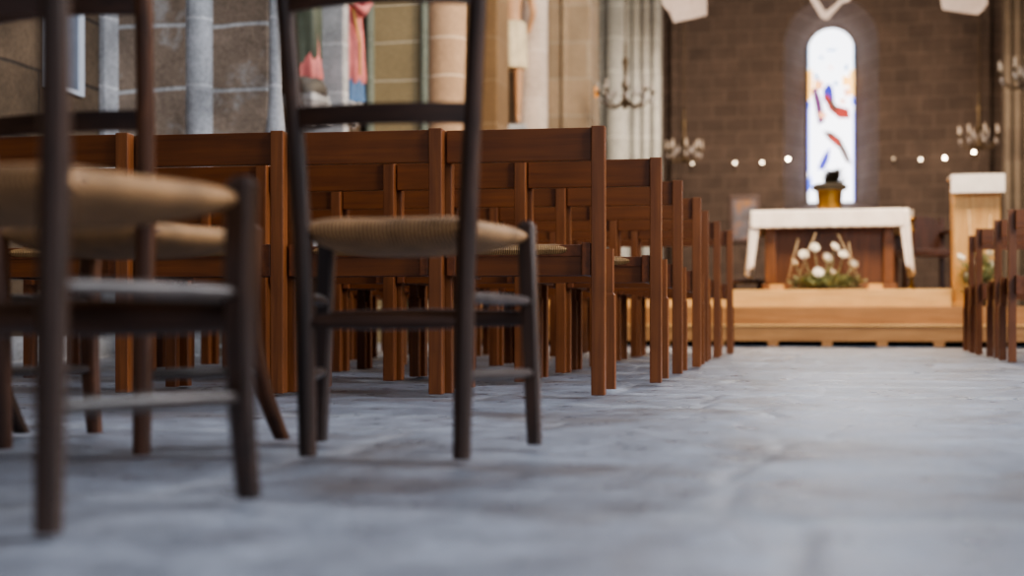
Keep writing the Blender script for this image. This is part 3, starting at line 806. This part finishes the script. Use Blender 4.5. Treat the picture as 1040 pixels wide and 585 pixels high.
# low dark stool left of the altar
p = aty(758, 290, 14.5)
t = thing('stool', 'low dark wooden stool left of the altar', 'stool', (p.x, 14.5, Z3))
obj('seat', B(-.17, .17, -.15, .15, .09, .13, bev=.012), M['dark_wood'], t)
for sx in (-1, 1):
    for sy in (-1, 1): obj('leg', sqsweep(bmesh.new(), [(sx * .13, sy * .11, 0), (sx * .13, sy * .11, .09)], [(.035, .035)] * 2), M['dark_wood'], t)
# candle stand at the right end of the altar
p = aty(923.5, 290, 14.95)
t = thing('candlestick', 'tall brass candlestick with white candle behind the altar end', 'candlestick', (p.x + .02, 14.95, Z3))
ck = gz(923, 222, 14.95) - Z3; ct = gz(923, 213, 14.95) - Z3
obj('stand', lathe(bmesh.new(), [(.12, 0), (.11, .02), (.03, .06), (.018, .12), (.018, ck - .16), (.035, ck - .12), (.02, ck - .08), (.03, ck - .02), (.055, ck), (.05, ck + .01)], n=20), M['brass'], t, True)
obj('candle', lathe(bmesh.new(), [(.024, ck + .01), (.024, ct - .01), (.018, ct)], n=14), M['wax'], t, True)

# framed painting on the apse wall
p0, p1 = aty(741, 198, AY), aty(772, 246, AY)
t = thing('painting', 'dark framed painting on the back wall left of the altar', 'painting', (p0.x, AY - .03, p1.z))
w_, h_ = p1.x - p0.x, p0.z - p1.z
bm = bmesh.new()
box(bm, 0, w_, -.03, .02, 0, .05, bev=.006); box(bm, 0, w_, -.03, .02, h_ - .08, h_, bev=.006); box(bm, 0, .06, -.03, .02, .05, h_ - .08, bev=.006); box(bm, w_ - .06, w_, -.03, .02, .05, h_ - .08, bev=.006)
obj('frame', bm, M['dark_wood'], t)
m, nt, b = new_mat('painting_canvas')
tc = N(nt, 'ShaderNodeTexCoord'); n_ = N(nt, 'ShaderNodeTexNoise', Scale=4.0, Detail=2.0); L(nt, tc.outputs['Object'], n_.inputs['Vector'])
rp = ramp(nt, n_.outputs['Fac'], [(.35, srgb(78, 68, 66)), (.52, srgb(88, 84, 94)), (.66, srgb(140, 96, 58))]); L(nt, rp.outputs['Color'], b.inputs['Base Color'])
obj('canvas', B(.05, w_ - .05, -.012, .0, .05, h_ - .07), m, t)

# ------------------------------------------------------------------ small round lamps along the apse wall
BULB = [(703, 166, 1.6), (746.5, 165.5, 4), (774, 165, 5.5), (800.5, 161.5, 22), (907.5, 161, .22), (935, 162, 4), (959.5, 160.5, 16), (989, 154.5, 16)]
blab = ['leftmost and dimmest on the left', 'second from the left', 'third from the left', 'brightest, just left of the window', 'faintest, nearest the window on its right', 'second right of the window', 'third right of the window', 'rightmost, under a chandelier']
for i, (px, py, s) in enumerate(BULB):
    p = aty(px, py, AY - .20)
    t = thing('wall_lamp', 'small round glowing lamp on the apse wall, ' + blab[i], 'lamp', (p.x, AY - .0, p.z), 0, 'small round lamps along the apse wall')
    bm = bmesh.new(); tube(bm, [(0, 0, -.03), (0, -.1, -.06), (0, -.20, -.075), (0, -.20, -.04)], .008, n=6); obj('bracket', bm, M['iron'], t)
    obj('bulb', sphere(bmesh.new(), (0, -.20, 0), .02), emit('lamp_glow_%d' % i, (1.0, .82, .60), s * 2.2), t, True)

# ------------------------------------------------------------------ chandeliers
def chandelier(x, y, z, R, label, arms=8):
    t = thing('chandelier', label, 'chandelier', (x, y, z), 0, 'chandeliers in the chancel')
    obj('stem', lathe(bmesh.new(), [(.012, -.14), (.04, -.10), (.05, -.04), (.02, .02), (.03, .12), (.055, .18), (.02, .26), (.03, .42), (.045, .48), (.016, .56), (.014, .7)], n=14), M['old_brass'], t, True)
    bm = bmesh.new(); tube(bm, [(0, 0, .7), (0, 0, 9.0 - z)], .007, n=6); obj('chain', bm, M['iron'], t)
    for k in range(arms):
        a = 2 * PI * k / arms + .2; ca, sa = math.cos(a), math.sin(a)
        bm = bmesh.new(); tube(bm, [(ca * R * u, sa * R * u, zz) for (u, zz) in ((.08, -.02), (.3, -.10), (.6, -.11), (.85, -.04), (1.0, .07))], .012, n=6)
        arm = obj('arm', bm, M['iron'], t, True)
        obj('candle_cup', lathe(bmesh.new(), [(.01, .06), (.035, .075), (.04, .09), (.03, .092)], n=10, c=(ca * R, sa * R)), M['old_brass'], arm, True)
        obj('candle', lathe(bmesh.new(), [(.014, .09), (.014, .20), (.004, .225)], n=8, c=(ca * R, sa * R)), M['wax'], arm, True)
        obj('glass_drop', lathe(bmesh.new(), [(.003, .05), (.018, -.005), (.022, -.03), (.003, -.055)], n=8, c=(ca * R * .93, sa * R * .93)), M['crystal'], arm, True)
        obj('glass_drop', lathe(bmesh.new(), [(.003, .13), (.016, .07), (.02, .05), (.003, .02)], n=8, c=(ca * R * .5, sa * R * .5)), M['crystal'], arm, True)
    return t
p = aty(635, 100, 18.5); chandelier(p.x, 18.5, p.z, .36, 'brass chandelier hanging before the grey columns left of the chancel')
p = aty(695, 157, 22.0); chandelier(p.x, 22.0, p.z, .27, 'small pale chandelier low against the back wall, left of the window')
p = aty(1045, 80, 18.5); chandelier(p.x, 18.5, p.z, .36, 'chandelier cut by the right frame edge, before the right column')
p = aty(994, 143, 22.0); chandelier(p.x, 22.0, p.z, .29, 'small pale chandelier low against the back wall, right of the window')
# sanctuary lamp
p = aty(604.5, 93, 19.4)
t = thing('hanging_lamp', 'tiny golden lamp hanging between tan pier and grey columns', 'lamp', (p.x, 19.4, p.z))
obj('lamp_body', lathe(bmesh.new(), [(.01, -.09), (.05, -.04), (.055, .02), (.03, .06)], n=14), emit('amber_lamp', srgb(220, 140, 40), .6), t, True)
bm = bmesh.new(); tube(bm, [(0, 0, .06), (0, 0, 9 - p.z)], .006, n=6); obj('chain', bm, M['iron'], t)

# ------------------------------------------------------------------ white hangings above the chancel
def hanging(pts, Y, label, nm='hanging_cloth', curve=.05):
    top = 8.98
    ps = [aty(px, py, Y) for px, py in pts]
    cx = sum(p.x for p in ps) / len(ps); z0 = min(p.z for p in ps)
    bm = bmesh.new()
    vs = [bm.verts.new((p.x - cx, 0, p.z - z0)) for p in ps]
    f = bm.faces.new(vs)
    bmesh.ops.triangulate(bm, faces=[f])
    bmesh.ops.subdivide_edges(bm, edges=bm.edges[:], cuts=3)
    for v in bm.verts: v.co.y = curve * math.sin(v.co.x * 6 + v.co.z * 2)
    t = thing(nm, label, 'hanging cloth', (cx, Y, z0))
    o = obj('sheet', bm, M['paper'], t); m_ = o.modifiers.new('thick', 'SOLIDIFY'); m_.thickness = .012
    zt = max(p.z for p in ps); xt = [p.x - cx for p in ps if abs(p.z - zt) < .05]
    for x in (min(xt) + .02, max(xt) - .02):
        bm = bmesh.new(); tube(bm, [(x, curve * math.sin(x * 6 + (zt - z0) * 2), zt - z0 - .02), (x, 0, top - z0)], .004, n=5); obj('cord', bm, M['iron'], t)
    return t
hanging([(671, -46), (718, -46), (717.5, 15), (706, 17.5), (695, 20.5), (684, 23.5), (686, 17), (689, 14.5), (680, 13), (675, 8), (672, 2)], 20.0, 'white cloth panel hanging high, left of the arched window')
hanging([(954, -46), (1004, -46), (1003, 4), (999, 9), (994, 14), (980, 13.5), (965, 12), (957, 10.5), (955, 2)], 20.0, 'white cloth panel hanging high, right of the arched window')
hanging([(806, -46), (812, -46), (829, -2), (838.5, 12), (848, 5), (852, 0), (857, -2), (872, -46), (879, -46), (863, 1), (855, 3), (851, 8), (840, 20), (834, 18), (822, -2)], 20.0, 'white ribbon forming a V just above the arched window', curve=.01)

# ------------------------------------------------------------------ white framed notice on the dark wall
f0, f1 = atx(47, 88, WX + .02), atx(84, 88, WX + .02)
t = thing('notice_board', 'white framed notice on the dark stone wall at the left', 'notice board', (WX + .0, f0.y, f0.z))
wy_, hz_ = f1.y - f0.y, 1.0
bm = bmesh.new()
box(bm, 0, .035, 0, .045, 0, hz_, bev=.004); box(bm, 0, .035, wy_ - .06, wy_, 0, hz_, bev=.004); box(bm, 0, .035, .045, wy_ - .06, 0, .03, bev=.004); box(bm, 0, .035, .045, wy_ - .06, hz_ - .05, hz_, bev=.004)
obj('frame', bm, M['frame_white'], t)
obj('sheet', B(0, .02, .04, wy_ - .04, .02, hz_ - .04), M['notice'], t)

# ------------------------------------------------------------------ statues on consoles
P = lambda n, c: plain(n, srgb(*c), .55, vary=.18, nscale=9)
M['rose'] = P('rose_paint', (206, 120, 118)); M['green_m'] = P('grey_green_paint', (78, 86, 74)); M['skin'] = P('painted_skin', (206, 168, 140)); M['blue_p'] = P('blue_paint', (84, 116, 156))
M['gilt'] = P('gilt_paint', (200, 160, 80)); M['hair'] = P('painted_hair', (84, 58, 38)); M['dark_base'] = P('dark_painted_base', (72, 66, 60)); M['bare'] = P('carved_wood_skin', (188, 146, 112)); M['cloth_w'] = P('cream_loincloth', (206, 190, 158)); M['leg_tone'] = P('dark_flesh', (150, 104, 70))
def head(bm, c, r):
    sphere(bm, c, r, .82, .92, 1.12, u=16, v=12)
    sphere(bm, (c[0], c[1] - r * .92, c[2] - r * .08), r * .2, .7, 1, 1.3, u=8, v=6)          # nose
    for s in (-1, 1):
        sphere(bm, (c[0] + s * r * .32, c[1] - r * .80, c[2] + r * .12), r * .13, u=8, v=6)    # eyes
        sphere(bm, (c[0] + s * r * .82, c[1], c[2]), r * .2, .5, .8, 1.2, u=8, v=6)            # ears
    sphere(bm, (c[0], c[1] - r * .82, c[2] - r * .5), r * .2, 1.3, .5, .4, u=8, v=6)           # mouth
def robe(prof, seed, fold=.07, nf=9, flat=.72):
    bm = lathe(bmesh.new(), prof, n=56, mod=lambda a, z: 1 + fold * (1 - .5 * z) * math.sin(nf * a + 2.5 * math.sin(z * 3 + seed)) + .03 * math.sin(17 * a + z * 8))
    for v in bm.verts: v.co.y *= flat
    return bm
def hand(bm, c, s):
    sphere(bm, c, .032, .9, .6, 1.2, u=8, v=6)
    for k in range(4): tube(bm, [(c[0] + (k - 1.5) * .013, c[1] - .01, c[2] + .02), (c[0] + (k - 1.5) * .014, c[1] - .025, c[2] + .055 - abs(k - 1.4) * .006), (c[0] + (k - 1.5) * .013, c[1] - .045, c[2] + .07 - abs(k - 1.4) * .008)], [.008, .007, .005], n=6)
    tube(bm, [(c[0] + s * .025, c[1], c[2]), (c[0] + s * .042, c[1] - .015, c[2] + .025)], [.009, .006], n=6)
def console(t, w, dp, h=.22):
    bm = bmesh.new()
    sqsweep(bm, [(0, .02, -h), (0, .02, -h * .6), (0, 0, -.05), (0, 0, 0)], [(w * .35, dp * .4), (w * .6, dp * .6), (w, dp), (w, dp)], .01)
    obj('console', bm, M['limewash'], t)
# first: green mantle over a rose robe, dark rocky base
def statue_mantle(px, py, Y, label, S):
    p = aty(px, py, Y)
    t = thing('statue', label, 'statue', (p.x, Y, p.z), -.2); t.scale = (S, S, S)
    console(t, .30, .26)
    obj('bracket', B(-.08, .08, .02, .27, -.2, -.02, bev=.01), M['limewash'], t)
    obj('base', lathe(bmesh.new(), [(.17, 0), (.175, .05), (.15, .11), (.12, .13)], n=20, mod=lambda a, z: 1 + .06 * math.sin(5 * a + z * 20)), M['dark_base'], t, True)
    obj('robe', robe([(.14, .11), (.15, .14), (.125, .3), (.10, .6), (.095, .8), (.11, 1.0), (.115, 1.1), (.08, 1.18), (.045, 1.21)], 1), M['rose'], t, True)
    bm = robe([(.12, .18), (.15, .22), (.152, .6), (.15, .85), (.16, 1.0), (.16, 1.1), (.12, 1.19), (.07, 1.21)], 4, fold=.12, nf=6)
    for v in bm.verts:
        v.co.z += .09 * v.co.x / .17 * (1 if v.co.z < .5 else 0)
        v.co.x -= .02
    obj('mantle', bm, M['green_m'], t, True)
    bm = bmesh.new(); tube(bm, [(0, 0, 1.18), (0, 0, 1.27)], .04, n=12); head(bm, (0, -.01, 1.34), .085); obj('head', bm, M['skin'], t, True)
    bm = bmesh.new(); sphere(bm, (0, .02, 1.36), .092, .9, .9, 1.1); obj('hair', bm, M['hair'], t, True)
    for s in (-1, 1):
        bm = bmesh.new(); tube(bm, [(s * .13, 0, 1.1), (s * .155, -.04, .95), (s * .13, -.12, .86), (s * .06, -.17, .92)], [.06, .058, .05, .032], n=12); obj('sleeve', bm, M['green_m'], t, True)
        bm = bmesh.new(); hand(bm, (s * .045, -.18, .94), s); obj('hand', bm, M['skin'], t, True)
    return t
statue_mantle(309.5, 97, 11.72, 'painted statue in green mantle and rose robe, left of the limewashed pillar', 1.13)
def statue_rose(px, py, Y, label, S):
    p = aty(px, py, Y)
    t = thing('statue', label, 'statue', (p.x, Y, p.z), .2); t.scale = (S, S, S)
    console(t, .24, .24)
    obj('bracket', B(-.08, .08, -.36, .0, -.2, -.02, bev=.01), M['limewash'], t)
    obj('skirt', robe([(.13, 0), (.14, .03), (.125, .3), (.11, .4)], 2), M['blue_p'], t, True)
    obj('robe', robe([(.125, .18), (.145, .22), (.135, .5), (.115, .8), (.14, 1.0), (.145, 1.08), (.09, 1.17), (.045, 1.2)], 3, fold=.10), M['rose'], t, True)
    bm = bmesh.new(); tube(bm, [(.02, -.11, 1.06), (.06, -.125, .8), (.11, -.10, .55), (.11, -.09, .25)], [.007, .009, .009, .007], n=8, flat=(1.3, .5)); obj('gold_band', bm, M['gilt'], t, True)
    bm = bmesh.new(); tube(bm, [(0, 0, 1.17), (0, 0, 1.26)], .038, n=12); head(bm, (0, -.01, 1.33), .082); obj('head', bm, M['skin'], t, True)
    bm = bmesh.new(); sphere(bm, (0, .02, 1.35), .09, .9, .9, 1.1); obj('hair', bm, M['hair'], t, True)
    for s in (-1, 1):
        bm = bmesh.new(); tube(bm, [(s * .13, 0, 1.08), (s * .165, -.04, .92), (s * .14, -.12, .82), (s * .06, -.16, .9)], [.055, .055, .048, .03], n=12); obj('sleeve', bm, M['rose'], t, True)
        bm = bmesh.new(); hand(bm, (s * .045, -.17, .92), s); obj('hand', bm, M['skin'], t, True)
    return t
statue_rose(355, 106, 12.45, 'painted statue in rose and gold with blue hem, right of the limewashed pillar', 1.0)
# third: bare figure with cream loincloth
def statue_bare(px, py, Y, label):
    p = aty(px, py, Y)
    t = thing('statue', label, 'statue', (p.x, Y, p.z), .15); t.scale = (1.28, 1.28, 1.28)
    console(t, .30, .26)
    obj('bracket', B(-.05, .20, .02, .40, -.18, -.02, bev=.01), M['stone_pink'], t)
    me = bpy.data.meshes.new('body')
    V = [(0, 0, .84), (0, -.01, 1.0), (0, -.01, 1.18), (0, 0, 1.33), (0, 0, 1.42), (0, -.01, 1.50),
         (-.075, 0, .80), (-.085, -.05, .46), (-.08, 0, .08), (-.085, -.10, .03),
         (.075, 0, .80), (.07, -.02, .45), (.065, .03, .08), (.075, -.08, .03),
         (-.17, 0, 1.34), (-.22, .02, 1.10), (-.16, .09, .90), (.17, 0, 1.34), (.22, .02, 1.10), (.16, .09, .90)]
    E = [(0, 1), (1, 2), (2, 3), (3, 4), (4, 5), (0, 6), (6, 7), (7, 8), (8, 9), (0, 10), (10, 11), (11, 12), (12, 13), (3, 14), (14, 15), (15, 16), (3, 17), (17, 18), (18, 19)]
    R = [.105, .095, .11, .085, .045, .055, .078, .052, .034, .026, .078, .052, .034, .026, .052, .040, .028, .052, .040, .028]
    me.from_pydata(V, E, []); o = bpy.data.objects.new('body', me); C.objects.link(o); o.parent = t
    md = o.modifiers.new('skin', 'SKIN'); md.use_smooth_shade = True
    for i, sv in enumerate(me.skin_vertices[0].data): sv.radius = (R[i], R[i] * .85); sv.use_root = (i == 0)
    ss = o.modifiers.new('sub', 'SUBSURF'); ss.levels = 2; ss.render_levels = 2
    me.materials.append(M['bare'])
    bm = bmesh.new(); head(bm, (0, -.02, 1.56), .088); obj('head', bm, M['bare'], t, True)
    bm = bmesh.new(); sphere(bm, (0, .015, 1.585), .094, .9, .9, 1.05); obj('hair', bm, M['hair'], t, True)
    obj('loincloth', robe([(.15, .55), (.155, .58), (.15, .75), (.145, .9), (.135, .98), (.12, 1.0)], 5, fold=.08, nf=8, flat=.85), M['cloth_w'], t, True)
    obj('post', B(-.24, -.15, .08, .16, 0, 1.7, bev=.01), M['dark_base'], t)
    return t
p_ = gz(523, 128, 17.1)
statue_bare(519, 128, 17.12, 'pale bare-legged statue in a cream loincloth beside the pinkish column')

# ------------------------------------------------------------------ light
w = bpy.data.worlds.new('World'); bpy.context.scene.world = w; w.use_nodes = True
bg = w.node_tree.nodes['Background']; bg.inputs['Color'].default_value = (.70, .80, 1.0, 1); bg.inputs['Strength'].default_value = .23
def area(name, loc, target, size, energy, col, spread=PI):
    l = bpy.data.lights.new(name, 'AREA'); l.shape = 'RECTANGLE'; l.size, l.size_y = size; l.energy = energy; l.color = col; l.spread = spread
    o = bpy.data.objects.new(name, l); C.objects.link(o); o.location = loc
    o.rotation_euler = (Vector(target) - Vector(loc)).to_track_quat('-Z', 'Y').to_euler(); return o
area('nave_window_light', (4.5, 4.6, 4.3), (-1.5, 4.6, .2), (6, 2.5), 640, (.90, .94, 1.0))
area('west_window_light', (1.8, -4, 3.2), (-1.2, 5, .4), (3, 3), 80, (.95, .96, 1.0))
area('added_backlight', (.3, 20.5, 6.5), (0, 5, 0), (2.4, 2.4), 95, (.90, .94, 1.0))  # backlight added inside the chancel for glints on the floor
area('added_side_light', (4.7, 2.6, 1.9), (-1, 2.6, .4), (1.6, 2.8), 90, (.88, .93, 1.0))  # unseen low light added at the right for sheen on the chair posts
area('left_pier_light', (-3.0, 11.0, 7.5), (-4.4, 12.5, 2), (2, 2), 95, (.95, .97, 1.0))  # area light high in the nave, aimed at the left piers
area('altar_lamp', (.4, 11.6, 5.0), (0, 14.0, .7), (1.2, 1.2), 400, (1.0, .80, .56))
area('chancel_lamp', (0, 19.5, 3.6), (0, 24, .9), (4, .6), 200, (1.0, .78, .58))
area('chancel_pier_light', (.5, 15.5, 5.5), (-3.4, 20.5, 3), (1.5, 1.5), 170, (1.0, .93, .84))

# ------------------------------------------------------------------ camera
cam = bpy.data.cameras.new('Camera'); co = bpy.data.objects.new('Camera', cam); C.objects.link(co)
co.location = (0, 0, CAMZ); co.rotation_euler = (PI / 2, 0, PSI)
cam.sensor_width = 36; cam.lens = 50; cam.shift_y = (HOR - 292.5) / 1040
cam.clip_start = .05; cam.clip_end = 100
cam.dof.use_dof = True; cam.dof.focus_distance = 4.75; cam.dof.aperture_fstop = 2.0
sc = bpy.context.scene; sc.camera = co
sc.view_settings.view_transform = 'AgX'
sc.view_settings.look = 'AgX - Medium High Contrast'
sc.view_settings.exposure = 0.44
